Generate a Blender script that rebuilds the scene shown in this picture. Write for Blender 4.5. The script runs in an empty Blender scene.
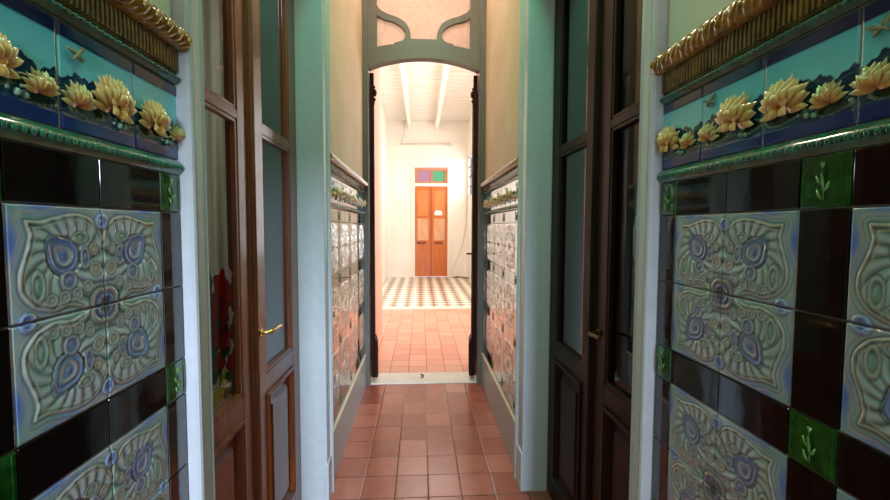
import bpy, bmesh, math, random
import numpy as np
from mathutils import Vector, Matrix
random.seed(7); rng = np.random.default_rng(7)
C = bpy.context.scene.collection
PI = math.pi
WL, WR, EYE = .4983, .5675, 1.4483
WLW, WRW = WL+.009, WR+.009                # bare wall faces behind the tiles
T = .1524                                   # six inch tile

# ------------------------------------------------------------------ materials
def srgb(r, g, b):
    f = lambda c: (c/255/12.92) if c/255 <= .04045 else ((c/255+.055)/1.055)**2.4
    return (f(r), f(g), f(b), 1)

class NT:
    def __init__(s, name):
        s.m = bpy.data.materials.new(name); s.m.use_nodes = True
        s.t = s.m.node_tree; s.n = s.t.nodes; s.l = s.t.links
        s.b = s.n['Principled BSDF']; s.out = s.n['Material Output']
    def add(s, typ, **kw):
        nd = s.n.new(typ)
        for k, v in kw.items(): setattr(nd, k, v)
        return nd
    def lk(s, a, b): s.l.new(a, b)
    def obj(s):
        return s.add('ShaderNodeTexCoord').outputs['Object']
    def geo(s):
        return s.add('ShaderNodeNewGeometry').outputs['Position']
    def math(s, op, a, b=None):
        nd = s.add('ShaderNodeMath', operation=op)
        for i, v in enumerate((a, b)):
            if v is None: continue
            if isinstance(v, (int, float)): nd.inputs[i].default_value = v
            else: s.lk(v, nd.inputs[i])
        return nd.outputs[0]
    def noise(s, vec, scale, detail=4, rough=.55):
        nd = s.add('ShaderNodeTexNoise'); nd.inputs['Scale'].default_value = scale
        nd.inputs['Detail'].default_value = detail; nd.inputs['Roughness'].default_value = rough
        if vec is not None: s.lk(vec, nd.inputs['Vector'])
        return nd
    def mix(s, fac, a, b):
        nd = s.add('ShaderNodeMix', data_type='RGBA')
        for i, v in ((0, fac), (6, a), (7, b)):
            if isinstance(v, (int, float)): nd.inputs[i].default_value = v
            elif isinstance(v, tuple): nd.inputs[i].default_value = v
            else: s.lk(v, nd.inputs[i])
        return nd.outputs[2]
    def ramp(s, fac, stops):
        nd = s.add('ShaderNodeValToRGB'); e = nd.color_ramp.elements
        e[0].position, e[0].color = stops[0]; e[1].position, e[1].color = stops[-1]
        for p, c in stops[1:-1]:
            x = e.new(p); x.color = c
        s.lk(fac, nd.inputs[0]); return nd.outputs[0]
    def bump(s, h, strength=.3, dist=.01):
        nd = s.add('ShaderNodeBump'); nd.inputs['Strength'].default_value = strength
        nd.inputs['Distance'].default_value = dist
        s.lk(h, nd.inputs['Height']); s.lk(nd.outputs[0], s.b.inputs['Normal'])
    def col(s, v):
        if isinstance(v, tuple): s.b.inputs['Base Color'].default_value = v
        else: s.lk(v, s.b.inputs['Base Color'])
    def rough(s, v): s.b.inputs['Roughness'].default_value = v

def plain(name, c, rough=.5, metal=0, bump=0, bscale=40, var=.0, coat=0):
    k = NT(name); k.rough(rough); k.b.inputs['Metallic'].default_value = metal
    k.b.inputs['Coat Weight'].default_value = coat; k.b.inputs['Coat Roughness'].default_value = .08
    nz = k.noise(k.obj(), bscale, 5)
    d = tuple(x*(1-var) for x in c[:3])+(1,); u = tuple(min(1, x*(1+var)) for x in c[:3])+(1,)
    k.col(k.ramp(nz.outputs['Fac'], [(.3, d), (.7, u)]))
    if bump: k.bump(nz.outputs['Fac'], bump, .004)
    return k.m

def plaster(name, c, c2, stain):
    k = NT(name); p = k.geo(); k.rough(.75)
    a = k.noise(p, 2.2, 6, .6); b = k.noise(p, 45, 4)
    x = k.ramp(a.outputs['Fac'], [(.35, c), (.7, c2)])
    s2 = k.noise(p, 6, 8, .7)
    f = k.ramp(s2.outputs['Fac'], [(.66, (0, 0, 0, 1)), (.74, (1, 1, 1, 1))])
    k.col(k.mix(f, x, stain)); k.bump(b.outputs['Fac'], .15, .003)
    return k.m

def wood(name, dark, light, rough=.32, coat=.5, axis='Z', spec=.5):
    k = NT(name); o = k.obj(); k.rough(rough)
    k.b.inputs['Coat Weight'].default_value = coat; k.b.inputs['Coat Roughness'].default_value = .12
    mp = k.add('ShaderNodeMapping'); k.lk(o, mp.inputs['Vector'])
    mp.inputs['Scale'].default_value = (14, 14, 1.1) if axis == 'Z' else (1.1, 14, 14)
    nz = k.noise(mp.outputs[0], 2.5, 8, .65)
    fine = k.noise(mp.outputs[0], 14, 4, .6)
    f = k.math('ADD', k.math('MULTIPLY', nz.outputs['Fac'], .7), k.math('MULTIPLY', fine.outputs['Fac'], .3))
    k.col(k.ramp(f, [(.33, dark), (.66, light)])); k.bump(fine.outputs['Fac'], .12, .002)
    return k.m

def glaze(name, rough=.1, coat=1.0):
    k = NT(name); a = k.add('ShaderNodeVertexColor'); a.layer_name = 'glaze'
    nz = k.noise(k.geo(), 60, 4); nz2 = k.noise(k.geo(), 9, 4)
    f = k.math('MULTIPLY', nz.outputs['Fac'], .25)
    c = k.mix(f, a.outputs['Color'], (.40, .45, .44, 1)) if 'relief' in name else a.outputs['Color']
    if 'relief' in name:
        c = k.mix(k.ramp(nz2.outputs['Fac'], [(.5, (0, 0, 0, 1)), (.75, (.45, .45, .45, 1))]), c, (.16, .28, .22, 1))
    k.col(c); k.rough(rough); k.b.inputs['Coat Weight'].default_value = coat
    k.b.inputs['Coat Roughness'].default_value = .05
    b = k.noise(k.geo(), 25, 2); k.bump(b.outputs['Fac'], .05, .01)
    return k.m

def glossy_tile(name, c, c2, rough=.07):
    k = NT(name); p = k.geo(); nz = k.noise(p, 30, 3); k.rough(rough)
    k.b.inputs['Coat Weight'].default_value = .6; k.b.inputs['Coat Roughness'].default_value = .04
    k.col(k.ramp(nz.outputs['Fac'], [(.35, c), (.7, c2)]))
    b = k.noise(p, 14, 2); k.bump(b.outputs['Fac'], .06, .01)
    return k.m

def grid_floor(name, px, py, ox, oy, cols, grout, rough, joint=.006, rotated=False):
    k = NT(name); p = k.geo(); sep = k.add('ShaderNodeSeparateXYZ'); k.lk(p, sep.inputs[0])
    X = k.math('DIVIDE', k.math('SUBTRACT', sep.outputs[0], ox), px)
    Y = k.math('DIVIDE', k.math('SUBTRACT', sep.outputs[1], oy), py)
    ix, iy = k.math('FLOOR', X), k.math('FLOOR', Y)
    fx, fy = k.math('FRACT', X), k.math('FRACT', Y)
    cmb = k.add('ShaderNodeCombineXYZ'); k.lk(ix, cmb.inputs[0]); k.lk(iy, cmb.inputs[1])
    wn = k.add('ShaderNodeTexWhiteNoise'); k.lk(cmb.outputs[0], wn.inputs['Vector'])
    dx = k.math('MULTIPLY', k.math('MINIMUM', fx, k.math('SUBTRACT', 1, fx)), px)
    dy = k.math('MULTIPLY', k.math('MINIMUM', fy, k.math('SUBTRACT', 1, fy)), py)
    d = k.math('MINIMUM', dx, dy)
    jm = k.math('LESS_THAN', d, joint/2)
    nz = k.noise(p, 9, 6, .65)
    base = k.ramp(k.math('ADD', k.math('MULTIPLY', wn.outputs[0], .55), k.math('MULTIPLY', nz.outputs['Fac'], .45)),
                  [(.2, cols[0]), (.5, cols[1]), (.85, cols[2])])
    k.col(k.mix(jm, base, grout))
    rr = k.math('ADD', k.math('MULTIPLY', nz.outputs['Fac'], .22), rough)
    k.lk(rr, k.b.inputs['Roughness'])
    h = k.math('ADD', k.math('MULTIPLY', k.math('MINIMUM', d, joint), 60), k.math('MULTIPLY', nz.outputs['Fac'], .12))
    k.bump(h, .35, .01)
    return k.m

def glass(name, tint=(.8, .85, .83, 1), rough=.0, reflect=1.0):
    k = NT(name); k.n.remove(k.b)
    tr = k.add('ShaderNodeBsdfTransparent'); tr.inputs[0].default_value = tint
    gl = k.add('ShaderNodeBsdfGlossy'); gl.inputs['Roughness'].default_value = rough
    fr = k.add('ShaderNodeFresnel'); gm = k.add('ShaderNodeNewGeometry')
    k.lk(k.math('ADD', k.math('MULTIPLY', gm.outputs['Backfacing'], 1/1.5-1.5), 1.5), fr.inputs['IOR'])
    mx = k.add('ShaderNodeMixShader'); k.lk(fr.outputs[0], mx.inputs[0])
    k.lk(tr.outputs[0], mx.inputs[1]); k.lk(gl.outputs[0], mx.inputs[2]); k.lk(mx.outputs[0], k.out.inputs[0])
    return k.m

def frosted(name, c):
    k = NT(name); k.n.remove(k.b)
    nz = k.noise(k.obj(), 45, 5, .7)
    cc = k.ramp(nz.outputs['Fac'], [(.3, tuple(x*.82 for x in c[:3])+(1,)), (.6, c)])
    tl = k.add('ShaderNodeBsdfTranslucent'); k.lk(cc, tl.inputs[0])
    df = k.add('ShaderNodeBsdfDiffuse'); k.lk(cc, df.inputs[0])
    mx = k.add('ShaderNodeMixShader'); mx.inputs[0].default_value = .22
    k.lk(tl.outputs[0], mx.inputs[1]); k.lk(df.outputs[0], mx.inputs[2]); k.lk(mx.outputs[0], k.out.inputs[0])
    return k.m

M = {}
M['plaster'] = plaster('beige_plaster', srgb(206, 184, 154), srgb(218, 200, 172), srgb(190, 170, 140))
M['plaster_old'] = plaster('grey_green_plaster', srgb(206, 198, 182), srgb(216, 208, 190), srgb(176, 168, 150))
M['white_wall'] = plaster('white_plaster', srgb(246, 238, 226), srgb(250, 243, 232), srgb(240, 230, 214))
M['pink_wall'] = plaster('pink_plaster', srgb(228, 176, 150), srgb(233, 186, 162), srgb(220, 165, 140))
M['paint'] = plain('pale_painted_wood', srgb(184, 190, 194), .34, bump=.04, bscale=25, var=.05)
M['paint_grey'] = plain('grey_painted_wood', srgb(178, 180, 172), .4, bump=.05, bscale=25, var=.06)
M['frame_green'] = plain('grey_green_paint', srgb(100, 95, 87), .38, bump=.05, bscale=25, var=.06)
M['skirting'] = plain('grey_skirting_paint', srgb(168, 174, 178), .35, bump=.05, bscale=20, var=.08)
M['white_bead'] = plain('cream_strip', srgb(228, 214, 190), .4, var=.04)
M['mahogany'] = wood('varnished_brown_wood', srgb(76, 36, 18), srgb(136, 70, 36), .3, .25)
M['mahogany_shaded'] = wood('shaded_varnished_wood', srgb(26, 15, 10), srgb(40, 23, 15), .4, 0)  # shade on the right door put into a darker, duller wood
M['mahogany_shaded'].node_tree.nodes['Principled BSDF'].inputs['Specular IOR Level'].default_value = .16
M['curtain'] = plain('pale_grey_cloth', srgb(190, 186, 170), .8, var=.05)
M['leaf_dark'] = wood('near_black_wood', srgb(34, 14, 10), srgb(58, 26, 18), .6, 0)
M['leaf_dark'].node_tree.nodes['Principled BSDF'].inputs['Specular IOR Level'].default_value = .12
M['orange_wood'] = wood('orange_wood', srgb(186, 92, 34), srgb(216, 122, 52), .4, .25)
M['orange_panel'] = wood('light_orange_wood', srgb(206, 116, 54), srgb(228, 146, 84), .4, .25)
M['transom_wood'] = wood('faded_orange_wood', srgb(184, 112, 76), srgb(208, 138, 100), .5, .1)
M['orange_edge'] = wood('deep_orange_wood', srgb(150, 66, 20), srgb(180, 84, 30), .45, .2)
M['pale_panel'] = wood('pale_wood_panel', srgb(204, 134, 88), srgb(236, 188, 150), .4, .3)  # lighter wood tone for the middle panels
M['relief'] = glaze('majolica_relief_glaze', .11, 1.0)
M['frieze'] = glaze('painted_frieze_glaze', .1, .7)
M['lily'] = glaze('water_lily_glaze', .14, .7)
M['black_tile'] = glossy_tile('black_brown_tile', srgb(13, 9, 8), srgb(20, 13, 11))
M['green_tile'] = glossy_tile('bottle_green_tile', srgb(18, 62, 22), srgb(40, 92, 30))
M['green_bead'] = glossy_tile('emerald_glaze', srgb(10, 80, 58), srgb(30, 118, 86), .1)
M['grout'] = plain('cement_grout', srgb(150, 142, 128), .8, var=.15)
M['gold'] = glossy_tile('olive_gold_glaze', srgb(108, 80, 18), srgb(166, 128, 40), .12)
M['gold_dark'] = glossy_tile('olive_brown_glaze', srgb(78, 62, 22), srgb(128, 104, 42), .14)
M['glass'] = glass('clear_pane', (.72, .78, .76, 1), .015)
M['frost'] = frosted('textured_pink_glass', srgb(250, 234, 224))
M['win_glass'] = glass('window_pane', (.97, .98, .98, 1), .0)
M['purple'] = plain('mauve_glass', srgb(168, 128, 158), .15, var=.1)
M['mint'] = plain('mint_green_glass', srgb(84, 160, 122), .15, var=.1)
M['shaded_brass'] = plain('brass_in_shade', srgb(96, 72, 34), .45, metal=1, var=.2)  # shadow on the right door's handle put into a darker brass
M['brass'] = plain('polished_brass', srgb(206, 176, 108), .25, metal=1, var=.06)
M['iron'] = plain('dark_iron', srgb(40, 38, 38), .45, metal=.6, var=.1)
M['marble'] = plain('white_marble', srgb(222, 212, 200), .3, bscale=6, var=.08)
M['paper'] = plain('white_paper', srgb(246, 244, 238), .7, var=.02)
M['ink'] = plain('black_paint', srgb(28, 20, 16), .5, var=.05)
M['ceil_board'] = plain('white_ceiling_board', srgb(240, 230, 218), .6, bscale=4, var=.05)
M['cable_white'] = plain('white_cable', srgb(222, 212, 198), .5, var=.03)
M['cable_black'] = plain('black_cable', srgb(38, 32, 30), .5, var=.05)
M['tube'] = plain('white_tube', srgb(250, 246, 238), .3, var=.02)
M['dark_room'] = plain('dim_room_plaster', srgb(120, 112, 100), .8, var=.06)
M['red_glass'] = frosted('red_painted_glass', srgb(190, 20, 40))
M['pink_glass'] = frosted('white_painted_glass', srgb(225, 205, 205))
M['leaf_glass'] = frosted('green_painted_glass', srgb(60, 140, 60))
M['lime_glass'] = frosted('lime_painted_glass', srgb(200, 210, 60))
M['terracotta'] = grid_floor('red_terracotta_tiles', .1815, .2026, .043, 2.178,
    (srgb(144, 74, 60), srgb(164, 90, 74), srgb(184, 112, 94)), srgb(84, 40, 30), .09)
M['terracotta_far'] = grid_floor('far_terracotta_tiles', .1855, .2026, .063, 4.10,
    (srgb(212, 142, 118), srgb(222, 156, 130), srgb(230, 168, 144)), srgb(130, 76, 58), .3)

def diamond_floor():
    k = NT('diamond_cement_tiles'); sep = k.add('ShaderNodeSeparateXYZ'); k.lk(k.geo(), sep.inputs[0])
    X = k.math('DIVIDE', sep.outputs[0], .25); Y = k.math('DIVIDE', sep.outputs[1], .25)
    ax = k.math('ABSOLUTE', k.math('SUBTRACT', k.math('FRACT', X), .5))
    ay = k.math('ABSOLUTE', k.math('SUBTRACT', k.math('FRACT', Y), .5))
    s = k.math('ADD', ax, ay)
    f = k.math('LESS_THAN', s, .5)
    nz = k.noise(k.geo(), 3, 4)
    br = k.ramp(nz.outputs['Fac'], [(.3, srgb(136, 112, 88)), (.7, srgb(170, 136, 104))])
    k.col(k.mix(f, br, srgb(246, 240, 226))); k.rough(.3)
    return k.m
M['diamond'] = diamond_floor()

# ------------------------------------------------------------------ mesh helpers
class MB:
    def __init__(s): s.bm = bmesh.new()
    def box(s, x0, x1, y0, y1, z0, z1, bev=0):
        v = [s.bm.verts.new((x, y, z)) for x in (x0, x1) for y in (y0, y1) for z in (z0, z1)]
        fs = [(0, 1, 3, 2), (4, 6, 7, 5), (0, 4, 5, 1), (2, 3, 7, 6), (0, 2, 6, 4), (1, 5, 7, 3)]
        faces = [s.bm.faces.new([v[i] for i in f]) for f in fs]
        if bev:
            es = set(e for f in faces for e in f.edges)
            bmesh.ops.bevel(s.bm, geom=list(es), offset=bev, segments=2, affect='EDGES', profile=.5)
        return s
    def prism(s, pts, axis, a, b):
        # closed 2d outline extruded along an axis: 'z' -> (x,y), 'y' -> (x,z), 'x' -> (y,z)
        f = {'z': lambda p, q: (p[0], p[1], q), 'y': lambda p, q: (p[0], q, p[1]), 'x': lambda p, q: (q, p[0], p[1])}[axis]
        A = [s.bm.verts.new(f(p, a)) for p in pts]; B = [s.bm.verts.new(f(p, b)) for p in pts]
        n = len(pts)
        for i in range(n): s.bm.faces.new((A[i], A[(i+1) % n], B[(i+1) % n], B[i]))
        try:
            s.bm.faces.new(A[::-1]); s.bm.faces.new(B)
        except ValueError: pass
        return s
    def tube(s, pts, r, seg=10, closed=False):
        pts = [Vector(p) for p in pts]; rings = []
        n = len(pts); up = Vector((0, 0, 1))
        for i, p in enumerate(pts):
            d = (pts[min(i+1, n-1)]-pts[max(i-1, 0)]).normalized()
            u = d.cross(up)
            if u.length < 1e-3: u = d.cross(Vector((1, 0, 0)))
            u.normalize(); w = d.cross(u)
            rr = r[i] if isinstance(r, (list, tuple)) else r
            rings.append([s.bm.verts.new(p+(u*math.cos(2*PI*k/seg)+w*math.sin(2*PI*k/seg))*rr) for k in range(seg)])
        for a, b in zip(rings, rings[1:]):
            for k in range(seg): s.bm.faces.new((a[k], a[(k+1) % seg], b[(k+1) % seg], b[k]))
        s.bm.faces.new(rings[0][::-1]); s.bm.faces.new(rings[-1])
        return s
    def sphere(s, c, r, sx=1, sy=1, sz=1, u=10, v=7):
        bmesh.ops.create_uvsphere(s.bm, u_segments=u, v_segments=v, radius=r,
            matrix=Matrix.Translation(c) @ Matrix.Diagonal((sx, sy, sz, 1)))
        return s
    def grid(s, fn, nu, nv):
        g = [[s.bm.verts.new(fn(i/nu, j/nv)) for j in range(nv+1)] for i in range(nu+1)]
        for i in range(nu):
            for j in range(nv): s.bm.faces.new((g[i][j], g[i+1][j], g[i+1][j+1], g[i][j+1]))
        return s
    def build(s, name, mat, parent=None, smooth=False, loc=None, angle=None):
        bmesh.ops.recalc_face_normals(s.bm, faces=s.bm.faces)
        me = bpy.data.meshes.new(name); s.bm.to_mesh(me); s.bm.free()
        if smooth: me.polygons.foreach_set('use_smooth', [True]*len(me.polygons))
        if angle is not None and smooth:
            try: me.set_sharp_from_angle(angle=angle)
            except Exception: pass
        me.materials.append(mat)
        o = bpy.data.objects.new(name, me); C.objects.link(o)
        if parent: o.parent = parent
        if loc: o.location = loc
        return o

def tag(o, label=None, cat=None, group=None, kind=None):
    if label: o['label'] = label
    if cat: o['category'] = cat
    if group: o['group'] = group
    if kind: o['kind'] = kind
    return o
def empty(name, loc=(0, 0, 0), rz=0, parent=None):
    o = bpy.data.objects.new(name, None); C.objects.link(o); o.location = loc; o.rotation_euler = (0, 0, rz)
    o.empty_display_size = .1
    if parent: o.parent = parent
    return o
def place(name, me, parent, loc, scale=None, ry=0):
    o = bpy.data.objects.new(name, me); C.objects.link(o); o.parent = parent; o.location = loc
    o.rotation_euler = (0, ry, 0)
    if scale: o.scale = scale
    return o
def mesh_np(name, V, Fq, mat, cols=None, smooth=True):
    me = bpy.data.meshes.new(name); me.from_pydata(V.tolist(), [], Fq.tolist())
    if cols is not None:
        at = me.attributes.new('glaze', 'FLOAT_COLOR', 'POINT')
        at.data.foreach_set('color', np.concatenate([cols, np.ones((len(cols), 1))], 1).astype(np.float32).ravel())
    if smooth: me.polygons.foreach_set('use_smooth', [True]*len(me.polygons))
    me.materials.append(mat); me.update()
    return me
def lin(*c): return np.array(srgb(*c)[:3])

# ------------------------------------------------------------------ setting: walls, floor, ceiling
LO, LI = .995, 2.155       # left door opening (y)
RO, RI = 1.055, 2.20       # right door opening (y)
HEAD = 2.78; TOP = 4.2; YB = -1.35; YD = 3.80
DL, DR = -.62, .695        # face of the door leaves

def side_wall(name, x, thick, o0, o1, mat):
    m = MB(); a, b = sorted((x, x+thick))
    m.box(a, b, YB, o0, 0, TOP); m.box(a, b, o0, o1, HEAD, TOP); m.box(a, b, o1, YD, 0, TOP)
    o = m.build(name, mat); tag(o, kind='structure'); return o
tag(side_wall('wall_left', -WLW, -.18, LO-.012, LI+.012, M['plaster']), 'beige plaster wall along the left side of the corridor above the tiles', 'wall')
tag(side_wall('wall_right', WRW, .18, RO-.012, RI+.012, M['plaster']), 'beige plaster wall along the right side of the corridor above the tiles', 'wall')
def struct(m, name, mat, label=None, cat=None):
    return tag(m.build(name, mat), label, cat, kind='structure')
struct(MB().box(-2.4, 2.5, YB-.2, 3.83, -.1, 0), 'floor', M['terracotta'], 'red terracotta tiled floor of the narrow corridor', 'floor')
struct(MB().box(-.6, .7, YB-.2, YD, TOP, TOP+.12), 'ceiling', M['white_wall'], 'plain corridor ceiling high above the doorway', 'ceiling')
# entrance wall behind the viewer: an open doorway, its head lowered to grade the daylight
m = MB(); m.box(-WL-.18, -.40, YB-.15, YB, 0, TOP); m.box(.50, WR+.18, YB-.15, YB, 0, TOP); m.box(-.40, .50, YB-.15, YB, 1.95, TOP)
struct(m, 'wall_entrance', M['plaster'], 'entrance wall behind the viewer with an open street doorway', 'wall')
# old grey-green plaster skins above the near dados
struct(MB().box(-WLW, -WLW+.004, YB, .90, 1.85, TOP), 'wall_near_left', M['plaster_old'], 'grey green plaster above the near left tile dado', 'wall')
struct(MB().box(WRW-.004, WRW, YB, .965, 1.85, TOP), 'wall_near_right', M['plaster_old'], 'grey green plaster above the near right tile dado', 'wall')
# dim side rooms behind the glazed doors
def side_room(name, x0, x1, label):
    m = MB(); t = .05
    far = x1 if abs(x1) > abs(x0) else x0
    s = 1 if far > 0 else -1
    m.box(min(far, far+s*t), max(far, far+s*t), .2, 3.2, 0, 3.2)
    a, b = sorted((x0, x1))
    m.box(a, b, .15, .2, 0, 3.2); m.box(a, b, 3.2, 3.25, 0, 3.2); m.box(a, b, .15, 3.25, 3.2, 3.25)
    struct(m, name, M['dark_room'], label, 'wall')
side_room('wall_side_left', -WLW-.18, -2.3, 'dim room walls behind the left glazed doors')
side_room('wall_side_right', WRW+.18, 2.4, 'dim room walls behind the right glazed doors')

# ------------------------------------------------------------------ architraves and reveals
def architrave(name, side, wallx, y_wall, y_open, depth, mat, label, plinth=False, backband=.016):
    """vertical moulded casing; y_wall = edge against the wall, y_open = edge at the opening"""
    d = 1 if y_open > y_wall else -1
    w = abs(y_open-y_wall)
    n = lambda h: wallx + side*h
    prof = [(0, -.010), (0, .018), (.004, .024), (.010, .026), (.015, .024), (.018, .017), (.021, .017), (.024, .021), (.030, .021),
            (.033, .014), (.037, .012), (w-.012, .010), (w-.006, .013), (w, .010), (w, -.010)]
    m = MB(); m.prism([(n(h), y_wall+d*u) for u, h in prof], 'z', 0, HEAD+.09)
    # jamb lining into the reveal
    x1 = wallx-side*depth
    a, b = sorted((n(-.0102), x1)); q, r = sorted((y_open, y_open-d*.012))
    m.box(a, b, q, r, 0, HEAD)
    if plinth:
        q, r = sorted((y_open+d*.004, y_wall-d*.01)); a, b = sorted((n(.020), wallx))
        m.box(a, b, q, r, 0, .215, .004)
    return tag(m.build(name, mat), label, 'door trim', 'painted door casings', 'structure')
architrave('trim_1', 1, -WL, .905, LO, .155, M['paint'], 'pale moulded door casing beside the near left dado')
architrave('trim_2', 1, -WL, 2.262, LI, .122, M['paint'], 'broad pale door jamb at the far side of the left door', True)
architrave('trim_3', -1, WR, .968, RO, .155, M['paint'], 'pale moulded door casing beside the near right dado')
architrave('trim_4', -1, WR, 2.335, RI, .125, M['paint'], 'broad pale door jamb at the far side of the right door', True)
for nm, x0, x1, a, b, lab in (('trim_5', -WL-.155, -WL+.02, .905, 2.262, 'door head casing above the left door'),
                              ('trim_6', WR-.02, WR+.155, .968, 2.335, 'door head casing above the right door')):
    struct(MB().box(x0, x1, a, b, HEAD-.005, HEAD+.09, .004), nm, M['paint'], lab, 'door trim')

# ------------------------------------------------------------------ glazed double doors
def door_leaf(parent, x0, x1, face_y, mat, handle_x=None, hmat='brass', astragal=None, flowers=False, hand=1):
    """leaf in local space: x along, face towards -y at face_y"""
    st = .108; z0, z1 = .012, HEAD-.02; t = .042
    f, bk = face_y, face_y+t
    m = MB()
    m.box(x0, x0+st, f, bk, z0, z1, .003); m.box(x1-st, x1, f, bk, z0, z1, .003)
    for a, b in ((z0, .14), (.775, .855), (1.812, 1.842), (z1-.10, z1)): m.box(x0+st-.004, x1-st+.004, f+.001, bk-.001, a, b, .002)
    if astragal is not None:
        m.tube([(astragal, f-.004, z0+.01), (astragal, f-.004, z1-.01)], .014, 10)
        m.box(astragal-.024, astragal+.024, f-.005, f+.004, z0+.01, z1-.01, .002)
    lf = m.build('door_leaf', mat, parent)
    # glazing beads
    m = MB()
    for a, b in ((.855, 1.812), (1.842, z1-.10)):
        xa, xb = x0+st, x1-st
        for (p, q, r, s2) in ((xa, xa+.014, a, b), (xb-.014, xb, a, b), (xa, xb, a, a+.014), (xa, xb, b-.014, b)):
            m.box(p, q, f+.003, f+.022, r, s2, .003)
    m.build('glazing_bead', mat, lf)
    for a, b in ((.862, 1.806), (1.848, z1-.106)):
        MB().box(x0+st+.006, x1-st-.006, f+.0185, f+.0225, a, b).build('glass_pane', M['glass'], lf)
    # raised lower panel with mitred moulding
    m = MB(); xa, xb, a, b = x0+st, x1-st, .14, .775
    rings = [(0, -.008), (.012, -.010), (.020, .006), (.030, .016), (.062, .018), (.078, .004), (.085, .004)]
    loops = []
    for inset, dep in rings:
        loops.append([m.bm.verts.new((x, f+dep, z)) for x, z in ((xa+inset, a+inset), (xb-inset, a+inset), (xb-inset, b-inset), (xa+inset, b-inset))])
    for p, q in zip(loops, loops[1:]):
        for i in range(4): m.bm.faces.new((p[i], p[(i+1) % 4], q[(i+1) % 4], q[i]))
    m.bm.faces.new(loops[-1])
    L0 = [m.bm.verts.new((x, f+.03, z)) for x, z in ((xa, a), (xb, a), (xb, b), (xa, b))]
    for i in range(4): m.bm.faces.new((loops[0][i], loops[0][(i+1) % 4], L0[(i+1) % 4], L0[i]))
    m.bm.faces.new(L0[::-1]); m.build('lower_panel', mat, lf)
    if handle_x is not None:
        hx, hz = handle_x, 1.04
        m = MB(); m.tube([(hx, f+.002, hz), (hx, f-.006, hz)], .017, 16)
        m.tube([(hx, f, hz), (hx, f-.03, hz), (hx+.01*hand, f-.043, hz), (hx+.035*hand, f-.045, hz+.001), (hx+.075*hand, f-.044, hz+.004), (hx+.105*hand, f-.047, hz+.001)],
               [.008, .007, .0075, .008, .0075, .006], 10)
        tag(m.build('lever_handle', M[hmat], lf, True, angle=.7), 'brass lever handle')
    return lf

def blob(m, x, z, y, r, n=18, lob=5, amp=.25, ph=0, sx=1, sz=1):
    pts = []
    for i in range(n):
        a = 2*PI*i/n; rr = r*(1+amp*math.cos(lob*a+ph))
        pts.append((x+rr*math.cos(a)*sx, z+rr*math.sin(a)*sz))
    m.prism(pts, 'y', y, y+.0015)

# left pair: local x = world y
d1 = empty('door_1', (0, 0, 0), PI/2)
tag(d1, 'brown varnished glazed double door on the left with brass lever handle', 'door', kind='structure')
fy = -DL        # local y of the face (world x = -local y)
l1 = door_leaf(d1, LO+.015, 1.585, fy, M['mahogany'], astragal=1.580, hand=1)
l2 = door_leaf(d1, 1.590, LI-.003, fy, M['mahogany'], handle_x=1.640, hand=1)
# painted flowers on the lower pane of the near leaf
yf = fy+.0236
spots = [('red', 1.385, 1.255, .050), ('red', 1.435, 1.215, .034), ('red', 1.350, 1.190, .040), ('red', 1.395, 1.165, .042), ('red', 1.345, 1.095, .048),
         ('red', 1.415, 1.075, .044), ('red', 1.300, 1.14, .04), ('red', 1.30, 1.23, .04), ('red', 1.37, 1.01, .040), ('red', 1.44, .985, .03), ('red', 1.23, 1.10, .045),
         ('white', 1.445, 1.280, .028), ('white', 1.440, 1.145, .028), ('white', 1.445, 1.04, .024), ('white', 1.36, .965, .028), ('white', 1.22, 1.20, .04),
         ('leaf', 1.37, 1.125, .026), ('leaf', 1.425, 1.115, .022), ('leaf', 1.33, 1.045, .026), ('leaf', 1.41, 1.030, .022), ('leaf', 1.43, .940, .026), ('leaf', 1.32, .985, .028),
         ('lime', 1.385, .925, .036), ('lime', 1.335, .905, .026), ('leaf', 1.42, .895, .026), ('leaf', 1.26, .94, .04), ('leaf', 1.31, 1.29, .03), ('leaf', 1.25, 1.02, .035)]
for i, (k, x, z, r) in enumerate(spots):
    m = MB(); yy = yf+.0017*(i % 3)
    if k in ('red', 'white'): blob(m, x, z, yy, r, 40, 5, .18, i)
    else: blob(m, x, z, yy, r, 28, 2, .35, i*1.3, 1, .9)
    m.build({'red': 'red_flower', 'white': 'white_petal', 'leaf': 'green_leaf', 'lime': 'lime_leaf'}[k],
            M[{'red': 'red_glass', 'white': 'pink_glass', 'leaf': 'leaf_glass', 'lime': 'lime_glass'}[k]], l1)
# right pair: local x = -world y
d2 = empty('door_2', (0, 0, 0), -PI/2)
tag(d2, 'brown glazed double door on the right, its shade put into the wood colour', 'door', kind='structure')
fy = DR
door_leaf(d2, -RI+.003, -1.632, fy, M['mahogany_shaded'], astragal=-1.637)
door_leaf(d2, -1.627, -RO-.015, fy, M['mahogany_shaded'], handle_x=-1.575, hand=1, hmat='shaded_brass')

# pale curtain hanging inside behind the near left leaf
m = MB()
m.grid(lambda u, v: (-2.15+1.04*u, 2.6+.03*math.sin(u*60+.6*math.sin(v*5))+.01*math.sin(u*131), 0.12+2.83*v), 150, 16)
m.tube([(-2.25, 2.6, 2.98), (-1.05, 2.6, 2.98)], .010, 8)
tag(m.build('curtain', M['curtain'], None, True), 'pale cloth curtain in the dim room behind the left glazed door', 'curtain')

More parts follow.
